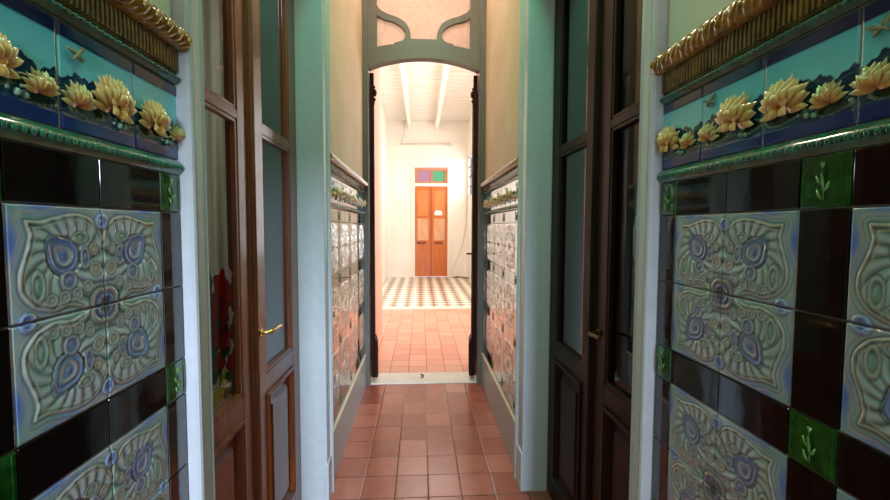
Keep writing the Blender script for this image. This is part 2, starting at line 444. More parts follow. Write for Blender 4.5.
# ------------------------------------------------------------------ tile dado
ZP = [1.477, 1.477-2*T, 1.477-2.5*T, 1.477-4.5*T, 1.477-5*T, 1.477-7*T, 1.477-7.5*T]   # 1.477 .. .334
ZBASE = .30
N = 84
def catmull(P, n=14):
    P = [np.array(p, float) for p in P]; P = [2*P[0]-P[1]]+P+[2*P[-1]-P[-2]]; out = []
    for i in range(1, len(P)-2):
        for k in range(n):
            t = k/n
            out.append(.5*((2*P[i])+(-P[i-1]+P[i+1])*t+(2*P[i-1]-5*P[i]+4*P[i+1]-P[i+2])*t*t+(-P[i-1]+3*P[i]-3*P[i+1]+P[i+2])*t**3))
    out.append(P[-2]); return np.array(out)
def dist_poly(S, Tt, P):
    d = np.full(S.shape, 9.)
    for a, b in zip(P, P[1:]):
        ab = b-a; L = ab@ab+1e-12
        u = np.clip(((S-a[0])*ab[0]+(Tt-a[1])*ab[1])/L, 0, 1)
        d = np.minimum(d, np.hypot(S-a[0]-u*ab[0], Tt-a[1]-u*ab[1]))
    return d
def inside(S, Tt, P):
    c = np.zeros(S.shape, bool)
    for a, b in zip(P, np.roll(P, -1, 0)):
        cond = ((a[1] > Tt) != (b[1] > Tt)) & (S < (b[0]-a[0])*(Tt-a[1])/(b[1]-a[1]+1e-12)+a[0])
        c ^= cond
    return c
def quadrant():
    g = np.linspace(0, 1, N+1); S, U = np.meshgrid(g, g, indexing='ij')     # S right, U down; panel centre at (1,1)
    top = catmull([(.17, .15), (.30, .155), (.45, .12), (.62, .085), (.80, .10), (.93, .19), (1.02, .36)])
    bot = catmull([(.17, .15), (.20, .28), (.15, .45), (.095, .60), (.11, .76), (.22, .885), (.40, .945), (.58, .925), (.70, .96)])
    P = np.vstack([bot[::-1], top, [[1.02, .9]], [[.9, 1.02]]])
    ins = inside(S, U, P)
    rib = np.minimum(dist_poly(S, U, top), dist_poly(S, U, bot))
    base = lin(156, 171, 172); groove = lin(42, 58, 56); tan = lin(180, 164, 140); blue = lin(80, 106, 168); dblue = lin(34, 48, 92); green = lin(116, 154, 134); pale = lin(198, 208, 206)
    h = np.zeros(S.shape); col = np.ones(S.shape+(3,))*base
    fld = np.sin(5.1*S+2.3*np.sin(4*U))+np.sin(4.3*U+2.1*np.sin(5*S+1))
    col = base+(green-base)*np.clip(fld*.6, 0, 1)[..., None]+(lin(152, 158, 166)-base)*np.clip(-fld*.7, 0, 1)[..., None]
    def setc(mask, c, a=1.0):
        w = (np.clip(mask, 0, 1)*a)[..., None]
        col[:] = col*(1-w)+c*w
    def ring(d, r, w): return np.exp(-((d-r)/w)**2)
    # background outside the leaf
    out = (~ins) & (rib > .035)
    setc(out*1.0, lin(150, 172, 182), .5); cblue = lin(70, 104, 200)
    setc(np.exp(-((S-.03)/.07)**2-((U-.33)/.2)**2)*(~ins), cblue, .95)
    setc(np.exp(-((S-.38)/.22)**2-((U-.02)/.06)**2)*(~ins), cblue, .9)
    setc(np.exp(-((S-.03)/.05)**2-((U-.03)/.05)**2), green, .8)
    h += np.where(~ins, .24+.10*ring(rib, .055, .012), 0)
    setc(out*ring(rib, .072, .008), groove, .6)
    setc(out*np.exp(-((rib-.09)/.02)**2), tan, .5)
    # feathery leaflets around the eye
    ex, eu = .53, .47
    dx, du = S-ex, U-eu; r = np.hypot(dx, du); th = np.arctan2(du, dx)
    leaf = np.abs(np.cos(8*th+12*r))**1.1
    body = ins & (r > .19)
    h += np.where(body, .28+.38*np.sqrt(leaf), 0)
    setc(np.where(body, (1-leaf)**1.4, 0), groove, .95)
    setc(np.where(body, leaf**6, 0), pale, .6)
    setc(np.where(body, np.clip(np.cos(th-2.6), 0, 1)*.8, 0), green, .5)
    # eye
    rr = r/(1+.42*np.clip(np.cos(th-math.atan2(-1, -1)), 0, 1)**8)
    eye = rr < .165
    h = np.where(eye, .35+.35*ring(rr, .15, .018)+.3*ring(rr, .085, .02)+.3*np.exp(-(rr/.035)**2), h)
    setc(eye*1.0, blue, .85); setc(ring(rr, .155, .012)*eye, dblue, .9); setc(ring(rr, .10, .016)*eye, dblue, .8)
    setc(ring(rr, .075, .013)*eye, tan, .8); setc((rr < .03)*1., dblue, .6)
    setc(ring(rr, .178, .010), groove, .9)
    # small eyes and scallops
    for (cx, cu, R, sx, su, c) in ((.57, .70, .095, 1, 1, blue), (.77, .50, .10, .55, 1.15, blue), (.90, .62, .075, 1, 1, tan), (.72, .30, .075, 1.3, .8, green),
                                   (.38, .86, .062, 1, 1, base), (.52, .85, .062, 1, 1, base), (.66, .84, .062, 1, 1, base), (.79, .78, .06, 1, 1, base),
                                   (.25, .72, .10, .7, 1.5, green), (.88, .42, .05, 1, 1.3, tan)):
        d = np.hypot((S-cx)/sx, (U-cu)/su); k = d < R
        h = np.where(k, .42+.33*ring(d, R*.82, .016)+.25*np.exp(-(d/(R*.4))**2), h)
        setc(k*1., c, .7); setc(ring(d, R*.6, .012)*k, groove, .7); setc(ring(d, R*.85, .012)*k, tan, .6)
        setc(ring(d, R*1.06, .008)*ins, groove, .9)
    # double rib
    for off, c in ((0, tan), (.045, tan)):
        k = ring(rib, off, .011) if off == 0 else ring(rib, off, .008)*ins
        h = np.maximum(h, k*(.72 if off == 0 else .60)); setc(k, c, .85)
    setc(ring(rib, .022, .008), groove, .9)
    # half flowers on the edges
    for cx, cu in ((1., .14), (.14, 1.)):
        d = np.hypot(S-cx, U-cu); k = d < .085
        h = np.where(k, .4+.4*ring(d, .06, .014)+.3*np.exp(-(d/.025)**2), h)
        setc(k*1., blue, .9); setc(ring(d, .065, .012), lin(150, 170, 200), .8); setc(ring(d, .09, .01), groove, .6)
    # central quatrefoil
    d = np.hypot(S-1, U-1); an = np.arctan2(1-U, 1-S); q = d/(1+.20*np.cos(4*an+PI)*-1)
    q = d/(1+.16*np.abs(np.sin(2*an)))
    k = q < .185
    h = np.where(k, .35+.6*ring(q, .15, .022)+.45*ring(q, .085, .02), h)
    setc(k*1., lin(84, 78, 66), .9); setc(ring(q, .15, .016), lin(126, 116, 98), .9)
    setc(ring(q, .10, .022), lin(52, 78, 138), .9); setc((q < .07)*1., lin(22, 26, 48), .9)
    setc(ring(q, .195, .010), groove, .9)
    # pillowed tile edge
    e = np.minimum(np.minimum(S, 1-S), np.minimum(U, 1-U))*T
    ed = np.clip(e/.0016, 0, 1)
    return S, U, h, ed, col
QS, QU, QH, QE, QC = quadrant()
def relief_mesh(name, quads):
    V, Fc, Cc = [], [], []
    n1 = N+1; base = 0
    idx = np.arange(n1*n1).reshape(n1, n1)
    for fx, fz, ox, oz in quads:            # fx/fz: mirror flags; ox, oz: lower-left corner of the tile
        x = (1-QS if fx else QS)*(T-.0016)+.0008+ox
        z = (QU if fz else 1-QU)*(T-.0016)+.0008+oz
        y = -(.0015+.0042*QH)*QE+.002*(1-QE)
        V.append(np.stack([x, y, z], -1).reshape(-1, 3)); Cc.append(QC.reshape(-1, 3))
        f = np.stack([idx[:-1, :-1], idx[1:, :-1], idx[1:, 1:], idx[:-1, 1:]], -1).reshape(-1, 4)+base
        if not (fx ^ fz): f = f[:, ::-1]
        Fc.append(f); base += n1*n1
    return mesh_np(name, np.vstack(V), np.vstack(Fc), M['relief'], np.vstack(Cc))
full = [(0, 0, 0, T), (1, 0, T, T), (0, 1, 0, 0), (1, 1, T, 0)]
PANEL = relief_mesh('relief_panel', full)
HALF_L = relief_mesh('relief_half_panel', [(1, 0, 0, T), (1, 1, 0, 0)])

# painted frieze: two alternating tiles
def frieze_mesh(kind):
    n = 72; g = np.linspace(0, 1, n+1); S, V = np.meshgrid(g, g, indexing='ij')     # V down
    navy = lin(18, 40, 80); navy2 = lin(32, 58, 118); sky = lin(98, 200, 216); sky2 = lin(124, 214, 222); water = lin(22, 58, 84); water2 = lin(62, 118, 134)
    c = np.ones(S.shape+(3,))*navy; h = np.zeros(S.shape)
    hill = .47+.035*np.sin(2*PI*(S*1.5+(.3 if kind else 0)))+.02*np.sin(2*PI*4*S)+.012*np.sin(2*PI*9*S)
    m = (V > .15) & (V < hill); t = ((V-.15)/.35)[..., None]
    c = np.where(m[..., None], sky*(1-np.clip(t, 0, 1))+sky2*np.clip(t, 0, 1), c)
    m = (V >= hill) & (V < .86)
    rip = (.5+.5*np.sin(2*PI*(V*26+.6*np.sin(2*PI*S*2.3))))**4*(.5+.5*np.sin(2*PI*(S*3+V*5)))
    c = np.where(m[..., None], water*(1-.85*rip[..., None])+water2*.85*rip[..., None], c)
    c = np.where((m & (V < hill+.03))[..., None], navy, c)
    c = np.where((V > .86)[..., None], navy2, c)
    h += np.where(m, .25*rip, 0)+.4*((V < .15) | (V > .86))
    pads = [(.28, .74, .24, .07), (.80, .79, .17, .055), (.62, .68, .15, .045)] if kind == 0 else [(.32, .77, .22, .06), (.85, .74, .16, .06), (.12, .66, .10, .04)]
    for px, pv, rx, rv in pads:
        d = np.hypot((S-px)/rx, (V-pv)/rv+.25*np.sin(3*(S-px)/rx)); k = d < 1
        c = np.where(k[..., None], lin(22, 52, 34), c); rim = np.exp(-((d-1)/.09)**2)[..., None]*.9
        c = c*(1-rim)+lin(128, 156, 128)*rim
        h = np.where(k, .5+.25*np.exp(-((d-.9)/.15)**2), h)
    e = np.minimum(np.minimum(S, 1-S), np.minimum(V, 1-V))*T; ed = np.clip(e/.0014, 0, 1)
    X = S*(T-.0012)+.0006; Z = (1-V)*(T-.0012)+.0006; Y = -(.002+.003*h)*ed+.002*(1-ed)
    idx = np.arange((n+1)**2).reshape(n+1, n+1)
    F = np.stack([idx[:-1, :-1], idx[:-1, 1:], idx[1:, 1:], idx[1:, :-1]], -1).reshape(-1, 4)[:, ::-1]
    F = F[:, ::-1]
    return mesh_np('frieze_tile', np.stack([X, Y, Z], -1).reshape(-1, 3), F[:, ::-1], M['frieze'], c.reshape(-1, 3))
FRZ = [frieze_mesh(0), frieze_mesh(1)]

def lily_mesh(name, layers, greenish=0.):
    V, F, Cc = [], [], []; base = 0
    nu, nv = 9, 6
    for (cnt, a0, a1, L, W, dep, lift) in layers:
        for i in range(cnt):
            ang = a0+(a1-a0)*(i/(max(cnt-1, 1))) + random.uniform(-.05, .05)
            l = L*random.uniform(.92, 1.06)
            for iu in range(nu+1):
                u = iu/nu
                w = W*(math.sin(PI*min(1, u**.8*.94+.06)))**.8
                for iv in range(nv+1):
                    v = iv/nv*2-1
                    lx = v*w; lz = u*l
                    y = -(dep+lift*math.sin(PI*u*.62)+.0035*(1-v*v)*math.sin(PI*u))
                    X = lx*math.cos(ang)+lz*math.sin(ang); Z = -lx*math.sin(ang)+lz*math.cos(ang)
                    V.append((X, y, Z))
                    cb = lin(176, 104, 30); cm = lin(208, 164, 78); ct = lin(228, 208, 136)*(1-greenish)+lin(160, 192, 130)*greenish
                    c = cb*(1-u/.45)+cm*(u/.45) if u < .45 else cm*(1-(u-.45)/.55)+ct*((u-.45)/.55)
                    e = abs(v)**4*.5; Cc.append(c*(1-e)+lin(176, 150, 84)*e)
            for iu in range(nu):
                for iv in range(nv):
                    a = base+iu*(nv+1)+iv; F.append((a, a+1, a+nv+2, a+nv+1))
            base += (nu+1)*(nv+1)
    return mesh_np(name, np.array(V), np.array(F), M['lily'], np.array(Cc))
BIG = lily_mesh('water_lily', [(11, -1.75, 1.75, .046, .0085, .002, .004), (9, -1.35, 1.35, .044, .009, .004, .007), (7, -1.0, 1.0, .038, .0095, .006, .010),
                               (5, -.7, .7, .030, .009, .009, .011), (5, -2.3, 2.3, .020, .009, .010, .006), (3, -.3, .3, .020, .007, .012, .010)])
SMALL = lily_mesh('small_water_lily', [(9, -1.5, 1.5, .032, .0055, .002, .004), (7, -1.1, 1.1, .029, .006, .004, .006), (5, -.7, .7, .023, .0065, .006, .008), (3, -.3, .3, .016, .005, .008, .007)], .8)
def bud_mesh():
    m = MB()
    for x, z, r in ((0, 0, .0052), (.014, -.002, .0045), (.008, .011, .0028), (-.016, .003, .003)): m.sphere((x, -.004, z), r, 1, .8, 1.15)
    o = m.build('lily_bud', plain('pale_bud_glaze', srgb(112, 150, 124), .15, var=.2), None, True); me = o.data; bpy.data.objects.remove(o); return me
BUD = bud_mesh()
def fly_mesh():
    m = MB()
    for (ax, L, W) in ((.9, .024, .0035), (-1.2, .022, .0032), (2.2, .016, .003), (-2.4, .014, .003)):
        pts = []
        for i in range(12):
            a = 2*PI*i/12; lx = W*math.sin(a); lz = L/2-L/2*math.cos(a)
            pts.append((lx*math.cos(ax)+lz*math.sin(ax), -lx*math.sin(ax)+lz*math.cos(ax)))
        m.prism(pts, 'y', -.0058, -.002)
    m.sphere((0, -.005, 0), .0042, 1, .8, 1.3)
    o = m.build('dragonfly', plain('dragonfly_glaze', srgb(120, 132, 90), .2, var=.3, bscale=120), None, True); me = o.data; bpy.data.objects.remove(o); return me
FLY = fly_mesh()
def sprig_mesh():
    m = MB()
    m.tube([(0, -.004, -.026), (.002, -.005, -.008), (-.001, -.005, .010), (.0, -.005, .026)], [.002, .0022, .002, .0034], 8)
    for x, z, s in ((-.010, .004, -1), (.010, -.006, 1), (-.008, -.016, -1)):
        m.tube([(0, -.004, z-.010), (x*.6, -.005, z-.004), (x, -.005, z+.005)], [.0014, .0022, .001], 8)
    o = m.build('plant_sprig', glossy_tile('pale_green_glaze', srgb(70, 118, 50), srgb(104, 144, 74), .12), None, True); me = o.data; bpy.data.objects.remove(o); return me
SPRIG = sprig_mesh()
def dado(name, loc, rz, length, columns, label, frz0, frz_kind0):
    """columns: list of local x starts of the black vertical columns (width T/2)"""
    root = empty(name, loc, rz); tag(root, label, 'tiled dado', 'glazed tile dados')
    MB().box(0, length, -.0045, -.0015, ZBASE, 1.83).build('grout_bed', M['grout'], root)
    hw = T/2; blk = MB(); gaps = .0012
    def tile(m, x0, x1, z0, z1, dep=.0095):
        x0, x1 = max(x0, 0), min(x1, length)
        if x1-x0 < .006: return
        m.box(x0+gaps, x1-gaps, -dep, -.002, z0+gaps, z1-gaps, .0012)
    rows = [(1.477, 1.553), (ZP[2], ZP[1]), (ZP[4], ZP[3]), (ZP[6], ZP[5])]
    panels = [(ZP[1], ZP[0]), (ZP[3], ZP[2]), (ZP[5], ZP[4])]
    cs = sorted(columns)
    greens = []
    for cx in cs:
        for a, b in panels:
            mid = (a+b)/2; tile(blk, cx, cx+hw, a, mid); tile(blk, cx, cx+hw, mid, b)
        for a, b in rows:
            x0, x1 = max(cx, 0), min(cx+hw, length)
            if x1-x0 > .01: greens.append((x0, x1, a, b))
    spans = []; x = cs[0]-2*T
    if x > -2*T: spans.append(cs[0]-2*T)
    for cx in cs: spans.append(cx+hw)
    for sx in spans:
        if sx >= length-.004: continue
        for a, b in rows:
            tile(blk, sx, sx+T, a, b); tile(blk, sx+T, sx+2*T, a, b)
        for a, b in panels:
            if sx >= -.003 and sx+2*T <= length+.003:
                place('relief_panel', PANEL, root, (sx, -.0065, a))
            elif sx < 0 and sx+2*T > .10:
                if sx+T < .02: place('relief_panel', HALF_L, root, (max(0, sx+T), -.0065, a), ((sx+2*T-max(0, sx+T))/T, 1, 1))
                else:
                    place('relief_panel', HALF_L, root, (sx+T, -.0065, a)); tile(blk, 0, sx+T, a, (a+b)/2); tile(blk, 0, sx+T, (a+b)/2, b)
            else:
                tile(blk, sx, sx+T, a, (a+b)/2); tile(blk, sx, sx+T, (a+b)/2, b); tile(blk, sx+T, sx+2*T, a, (a+b)/2); tile(blk, sx+T, sx+2*T, (a+b)/2, b)
    # strip below the lowest row
    x = 0
    while x < length: tile(blk, x, x+T, ZBASE, ZP[6]); x += T
    blk.build('black_tile_border', M['black_tile'], root)
    for x0, x1, a, b in greens:
        m = MB(); m.box(x0+gaps, x1-gaps, -.0095, -.002, a+gaps, b-gaps, .0012)
        m.box(x0+.006, x0+.008, -.0105, -.009, a+.004, b-.004)
        m.box(x1-.008, x1-.006, -.0105, -.009, a+.004, b-.004)
        g = m.build('green_tile', M['green_tile'], root)
        if x1-x0 > .05: place('plant_sprig', SPRIG, g, ((x0+x1)/2, -.0075, (a+b)/2))
    # lower and upper bead mouldings
    for zb, hh, br in ((1.553, .030, .0047), (1.7355, .022, .0036)):
        m = MB()
        pr = [(-.0015, zb+.001), (-.010, zb+.001)]+[(-.012-.007*math.sin(PI*i/8), zb+.003+(hh-.006)*i/8) for i in range(9)]+[(-.010, zb+hh-.001), (-.0015, zb+hh-.001)]
        m.prism(pr, 'x', 0, length)
        o = m.build('bead_moulding', M['green_bead'], root, True, angle=.6)
        m = MB(); k = .008
        while k < length-.004:
            m.sphere((k, -.0182, zb+hh/2), br, 1, .6, 1.15, 8, 6); k += .0127
        m.build('bead', M['green_bead'], o, True)
    # lily frieze
    x = frz0; kd = frz_kind0
    while x < length-.01:
        if x >= -.02 and x+T <= length+.03:
            f = place('frieze_tile', FRZ[kd], root, (x, -.0045, 1.583))
            pl = ((BIG, .30, .52, 1.05), (SMALL, .77, .60, .92), (BUD, .56, .80, .8)) if kd == 0 else ((SMALL, .17, .60, 1.05), (BIG, .63, .50, 1.14), (BUD, .72, .80, .8), (FLY, .18, .26, .8))
            for me, s, v, sc in pl:
                place(me.name.split('.')[0], me, f, (s*T, -.003, (1-v)*T-(.02 if me in (BIG, SMALL) else 0)+(.0 if me is BIG else 0)), (sc, 1.0, sc), random.uniform(-.12, .12))
        else:
            a, b = max(x, 0), min(x+T, length)
            if b-a > .01:
                m = MB(); m.box(a+.001, b-.001, -.0065, -.002, 1.584, 1.606); m.build('frieze_tile', plain('navy_glaze', srgb(28, 50, 106), .12, var=.1), root)
                m = MB(); m.box(a+.001, b-.001, -.0062, -.002, 1.606, 1.664); m.build('frieze_tile', plain('water_glaze', srgb(30, 70, 94), .12, var=.25, bscale=80), root)
                m = MB(); m.box(a+.001, b-.001, -.0062, -.002, 1.664, 1.712); m.build('frieze_tile', plain('sky_glaze', srgb(110, 206, 218), .12, var=.06), root)
                m = MB(); m.box(a+.001, b-.001, -.0065, -.002, 1.712, 1.734); m.build('frieze_tile', plain('dark_navy_glaze', srgb(14, 34, 72), .12, var=.1), root)
        x += T; kd = 1-kd
    # fluted band
    m = MB(); m.box(0, length, -.010, -.0015, 1.7575, 1.806)
    k = .005
    while k < length-.004:
        m.box(k-.0031, k+.0031, -.0155, -.009, 1.7605, 1.803, .002); k += .0098
    m.build('fluted_band', M['gold_dark'], root)
    # cornice roll with embossed leaves
    nl = max(8, int(length/.0032)); na = 22
    def fn(u, v):
        xx = u*length; a = -PI*.5+v*PI*1.05          # from underside over the front to the top
        ph = xx/.034
        emb = .0017*max(0, math.cos(2*PI*(ph+.55*math.sin(a*1.1))))**1.2+.0012*math.cos(2*PI*(ph*2-.9*a))
        r = .0215+emb*(1-abs(v-.5)*1.1)
        return (xx, -.021-r*math.cos(a), 1.8235+r*math.sin(a))
    m = MB(); m.grid(fn, nl, na)
    for u in (0, 1):                                # closed ends
        vs = [m.bm.verts.new(fn(u, j/na)) for j in range(na+1)]
        vs += [m.bm.verts.new((u*length, -.0015, vs[-1].co.z)), m.bm.verts.new((u*length, -.0015, vs[0].co.z))]
        m.bm.faces.new(vs)
    m.box(0, length, -.022, -.0015, 1.803, 1.843)
    m.build('cornice', M['gold'], root, True, angle=.9)
    return root

Y0 = -.305
# near left: columns at world y = .457 + .381k
dado('tiled_dado', (-WLW, Y0, 0), PI/2, .903-Y0, [y-Y0 for y in (.457-.762, .457-.381, .457, .838)],
     'glazed tile dado with water lily frieze on the brighter near left wall', .470-5*T-Y0, 1)
# near right
Y1 = .966
dado('tiled_dado', (WRW, Y1, 0), -PI/2, Y1+.30, [Y1-y for y in (.981, .600, .219, -.162)],
     'glazed tile dado with water lily frieze on the darker near right wall', Y1-.983, 0)
# far left and right
dado('tiled_dado', (-WLW, 2.264, 0), PI/2, 3.775-2.264, [.3048+.381*k for k in range(4)],
     'far left tile dado running from the pale jamb to the arched doorway', 0.0, 0)
dado('tiled_dado', (WRW, 3.775, 0), -PI/2, 3.775-2.337, [.137+.381*k for k in range(4)],
     'far right tile dado running from the arched doorway to the pale jamb', 3.775-2.337-10*T, 0)

# baseboards with cream strip
for nm, s, x, a, b, lab in (('baseboard_left', 1, -WLW, 2.264, 3.775, 'grey skirting board under the far left tiles'),
                            ('baseboard_right', -1, WRW, 2.337, 3.775, 'grey skirting board under the far right tiles'),
                            ('baseboard_near_left', 1, -WLW, Y0, .903, 'grey skirting board under the near left tiles'),
                            ('baseboard_near_right', -1, WRW, -.30, .966, 'grey skirting board under the near right tiles')):
    e = MB(); p, q = sorted((x, x+s*.014)); e.box(p, q, a, b, 0, .285, .002)
    o = struct(e, nm, M['skirting'], lab, 'skirting board')
    e = MB(); p, q = sorted((x, x+s*.020)); e.box(p, q, a, b, .285, .302, .004); tag(e.build('top_strip', M['white_bead'], o), 'cream strip')

# ------------------------------------------------------------------ arched doorway at the corridor end
d3 = empty('door_3', (0, YD, 0)); tag(d3, 'arched grey green doorway with curved transom at the corridor end', 'door', kind='structure')
AL, AR = -.459, .521       # arch opening
def arch_z(x):
    cx = .5*(AL+AR); hw = .5*(AR-AL); r = .098
    R = (hw*hw+r*r)/(2*r); return 2.833+math.sqrt(max(R*R-(x-cx)**2, 0))-(R-r)
ZT = 3.78
m = MB()
m.box(-WL-.03, AL, -.035, .06, 0, ZT, .003); m.box(AR, WR+.03, -.035, .06, 0, ZT, .003)
m.box(AL-.002, -.383, -.026, .05, 2.88, ZT, .003); m.box(.437, AR+.002, -.026, .05, 2.88, ZT, .003)
m.box(-WL, WR, -.03, .05, ZT-.08, ZT, .003)
m.box(-WL-.03, AL-.014, -.048, -.03, 0, ZT, .003); m.box(AR+.014, WR+.03, -.048, -.03, 0, ZT, .003)
m.build('frame', M['frame_green'], d3)
n = 40; xs = [AL+(AR-AL)*i/n for i in range(n+1)]
low = [(x, arch_z(x)) for x in xs]
m = MB(); m.prism(low+[(x, arch_z(x)+.10+.022*0) for x in xs[::-1]], 'y', -.034, .055); 
m.build('arch_head', M['frame_green'], d3)
def upz(x): return 3.020+.046*(1-((x-.03)/.41)**2)
xs2 = [-.383+.82*i/n for i in range(n+1)]
m = MB(); m.prism([(x, arch_z(x)+.09) for x in xs2]+[(x, upz(x)) for x in xs2[::-1]], 'y', -.024, .045)
m.prism([(-.135, 3.03), (.175, 3.03), (.175, 3.098), (-.135, 3.098)], 'y', -.020, .04)
m.build('transom_rail', M['frame_green'], d3)
cxm = .0275
def srib(sgn):
    O = catmull([(-.386, 3.385), (-.355, 3.339), (-.286, 3.303), (-.208, 3.278), (-.138, 3.238), (-.098, 3.172), (-.088, 3.10), (-.095, 3.045), (-.16, 3.03)], 8)
    I = catmull([(-.386, 3.292), (-.321, 3.257), (-.243, 3.238), (-.173, 3.202), (-.134, 3.160), (-.130, 3.122), (-.155, 3.085), (-.19, 3.070), (-.23, 3.060)], 8)
    P = np.vstack([O, I[::-1]])
    if sgn > 0: P = np.stack([2*cxm-P[:, 0], P[:, 1]], -1)
    m = MB(); q = len(O)
    A = [m.bm.verts.new((x, -.022, z)) for x, z in P]; B = [m.bm.verts.new((x, .035, z)) for x, z in P]; nn = len(P)
    for i in range(q-1):
        j = nn-1-i
        m.bm.faces.new((A[i], A[i+1], A[j-1], A[j])); m.bm.faces.new((B[i], B[j], B[j-1], B[i+1]))
        m.bm.faces.new((A[i], B[i], B[i+1], A[i+1])); m.bm.faces.new((A[j], A[j-1], B[j-1], B[j]))
    # the vertical stem above the curl
    x0, x1 = (-.386, -.350) if sgn < 0 else (2*cxm+.350, 2*cxm+.386)
    m.build('curved_glazing_bar', M['frame_green'], d3)
srib(-1); srib(1)
m = MB(); m.box(-.383, .437, .008, .013, 3.02, ZT-.06); m.build('transom_glass', M['frost'], d3)
# open leaves
def open_leaf(x, ang, hand, handle):
    r = empty('door_leaf', (x, .07, 0), 0, d3); r.rotation_euler = (0, 0, ang)
    L = .46
    m = MB(); a, b = (-.019, .019)
    m.box(a, b, 0, .11, .05, arch_z(AL+.02)-.012, .003); m.box(a, b, L-.11, L, .05, arch_z(AL+.02)-.012, .003)
    for z0, z1 in ((.05, .22), (.80, .92), (2.70, 2.81)): m.box(a+.002, b-.002, .10, L-.10, z0, z1, .002)
    m.build('leaf_frame', M['leaf_dark'], r)
    m = MB(); m.box(-.010, .010, .10, L-.10, .2, .82, .003); m.box(-.007, .007, .10, L-.10, .9, 2.72, .003); m.build('leaf_panel', M['leaf_dark'], r)
    m = MB(); pts = [(0, 0), (.042, 0), (.046, .03), (.046, .30), (.036, .34), (.020, .37), (.016, .42), (0, .42)]
    m.prism([(hand*p[0], p[1]+.045) for p in pts], 'y', 0, .20); m.build('weather_board', M['leaf_dark'], r)
    m = MB(); m.sphere((hand*.026, .02, 2.66), .026, .8, 1, 1.3); m.sphere((hand*.022, .02, 2.60), .016); m.sphere((hand*.020, .02, 2.71), .014)
    m.tube([(hand*.012, .02, 2.55), (hand*.02, .02, 2.60)], .012); m.build('carved_finial', M['leaf_dark'], r, True)
    if handle:
        m = MB(); m.box(hand*.019-.003, hand*.019+.003, .02, .06, 1.10, 1.30, .002)
        m.tube([(hand*.02, .04, 1.20), (hand*.062, .04, 1.20), (hand*.066, .03, 1.20), (hand*.066, -.03, 1.205)], .009); m.build('lever_handle', M['iron'], r, True, angle=.7)
open_leaf(-.440, .10, 1, False)
open_leaf(.500, -.10, -1, True)
struct(MB().box(AL, AR, 3.815, 4.09, -.05, .010, .004), 'trim_7', M['marble'], 'worn white marble threshold slab under the arched doorway', 'threshold')
m = MB(); pts = [(.005, 3.925, .012), (.02, 3.945, .016), (.024, 3.975, .02), (.012, 4.0, .022), (-.004, 4.01, .016)]
m.tube(pts, [.003, .007, .009, .007, .003], 8)
tag(m.build('bolt_keeper', M['iron'], None, True), 'small dark iron curl on the white marble threshold', 'bolt keeper')

# ------------------------------------------------------------------ far room
YE = 12.15; RX = 1.36; LX = -.963; ZC = 4.48
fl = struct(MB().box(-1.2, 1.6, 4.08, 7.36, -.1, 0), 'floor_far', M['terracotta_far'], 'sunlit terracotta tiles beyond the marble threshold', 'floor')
struct(MB().box(-1.2, 1.6, 7.36, 7.56, -.1, .002), 'trim_8', M['marble'], 'pale stone strip between terracotta and patterned tiles', 'floor border')
struct(MB().box(-1.2, 1.6, 7.56, YE+.1, -.1, 0), 'floor_patterned', M['diamond'], 'white and brown diamond patterned tile floor before the orange door', 'floor')
m = MB(); m.box(-WL-.3, -.503, YD+.06, 5.5, 0, ZC); struct(m, 'wall_passage_left', M['pink_wall'], 'pink lit wall edge just past the arched doorway on the left', 'wall')
m = MB(); m.box(.572, .87, YD+.06, 4.4, 0, ZC); struct(m, 'wall_passage_right', M['pink_wall'], 'wall edge just past the arched doorway on the right', 'wall')
struct(MB().box(-.503, .572, YD, YD+.06, ZT, ZC), 'wall_arch', M['plaster'], 'plaster above the arched doorway transom', 'wall')
m = MB(); m.box(LX-.1, LX, 5.4, YE, 0, ZC); m.box(LX, -.8, 5.4, 5.5, 0, ZC); struct(m, 'wall_far_left', M['white_wall'], 'white left wall of the far room', 'wall')
W1 = (10.35, 12.0, 2.32, 3.42); W2 = (5.6, 9.2, .9, 3.5)
m = MB()
m.box(RX, RX+.2, 4.3, W2[0], 0, ZC); m.box(RX, RX+.2, W2[0], W2[1], 0, W2[2]); m.box(RX, RX+.2, W2[0], W2[1], W2[3], ZC)
m.box(RX, RX+.2, W2[1], W1[0], 0, ZC); m.box(RX, RX+.2, W1[0], W1[1], 0, W1[2]); m.box(RX, RX+.2, W1[0], W1[1], W1[3], ZC); m.box(RX, RX+.2, W1[1], YE+.1, 0, ZC)
m.box(.87, RX, 4.3, 4.4, 0, ZC)
struct(m, 'wall_far_right', M['white_wall'], 'white right wall of the far room pierced by windows', 'wall')
m = MB(); m.box(LX-.1, -.172, YE, YE+.1, 0, ZC); m.box(.779, RX+.2, YE, YE+.1, 0, ZC); m.box(-.172, .779, YE, YE+.1, 3.17, ZC)
m.box(LX, RX, YE-.03, YE, 3.41, 3.425)
m.box(-.172, .779, YE-.005, YE+.06, 2.626, 2.710)
for a, b, c, d in ((-.25, -.172, 0, 3.17), (.779, .85, 0, 3.17), (-.25, .85, 3.17, 3.25)): m.box(a, b, YE-.035, YE+.01, c, d)
struct(m, 'wall_back', M['white_wall'], 'bright white end wall around the orange door', 'wall')
struct(MB().box(LX, RX, YE-.018, YE, 0, .09).box(LX, LX+.02, 5.5, YE, 0, .09), 'baseboard_far', M['white_wall'], 'low white skirting of the far room', 'skirting board') if False else None
m = MB(); m.box(-1.1, RX+.2, 4.35, YE+.1, ZC+.02, ZC+.12)
y = 4.4
while y < YE: m.box(LX, RX, y+.008, y+.22, ZC-.006, ZC+.021); y += .23
struct(m, 'ceiling_far', M['ceil_board'], 'pale boarded ceiling of the far room', 'ceiling')
for i, (x, lab) in enumerate(((-.36, 'left white ceiling beam running to the end wall'), (.41, 'right white ceiling beam running to the end wall'))):
    tag(struct(MB().box(x, x+.095, 4.4, YE, ZC-.24, ZC, .006), 'trim_%d' % (9+i), M['ceil_board'], lab, 'beam'))
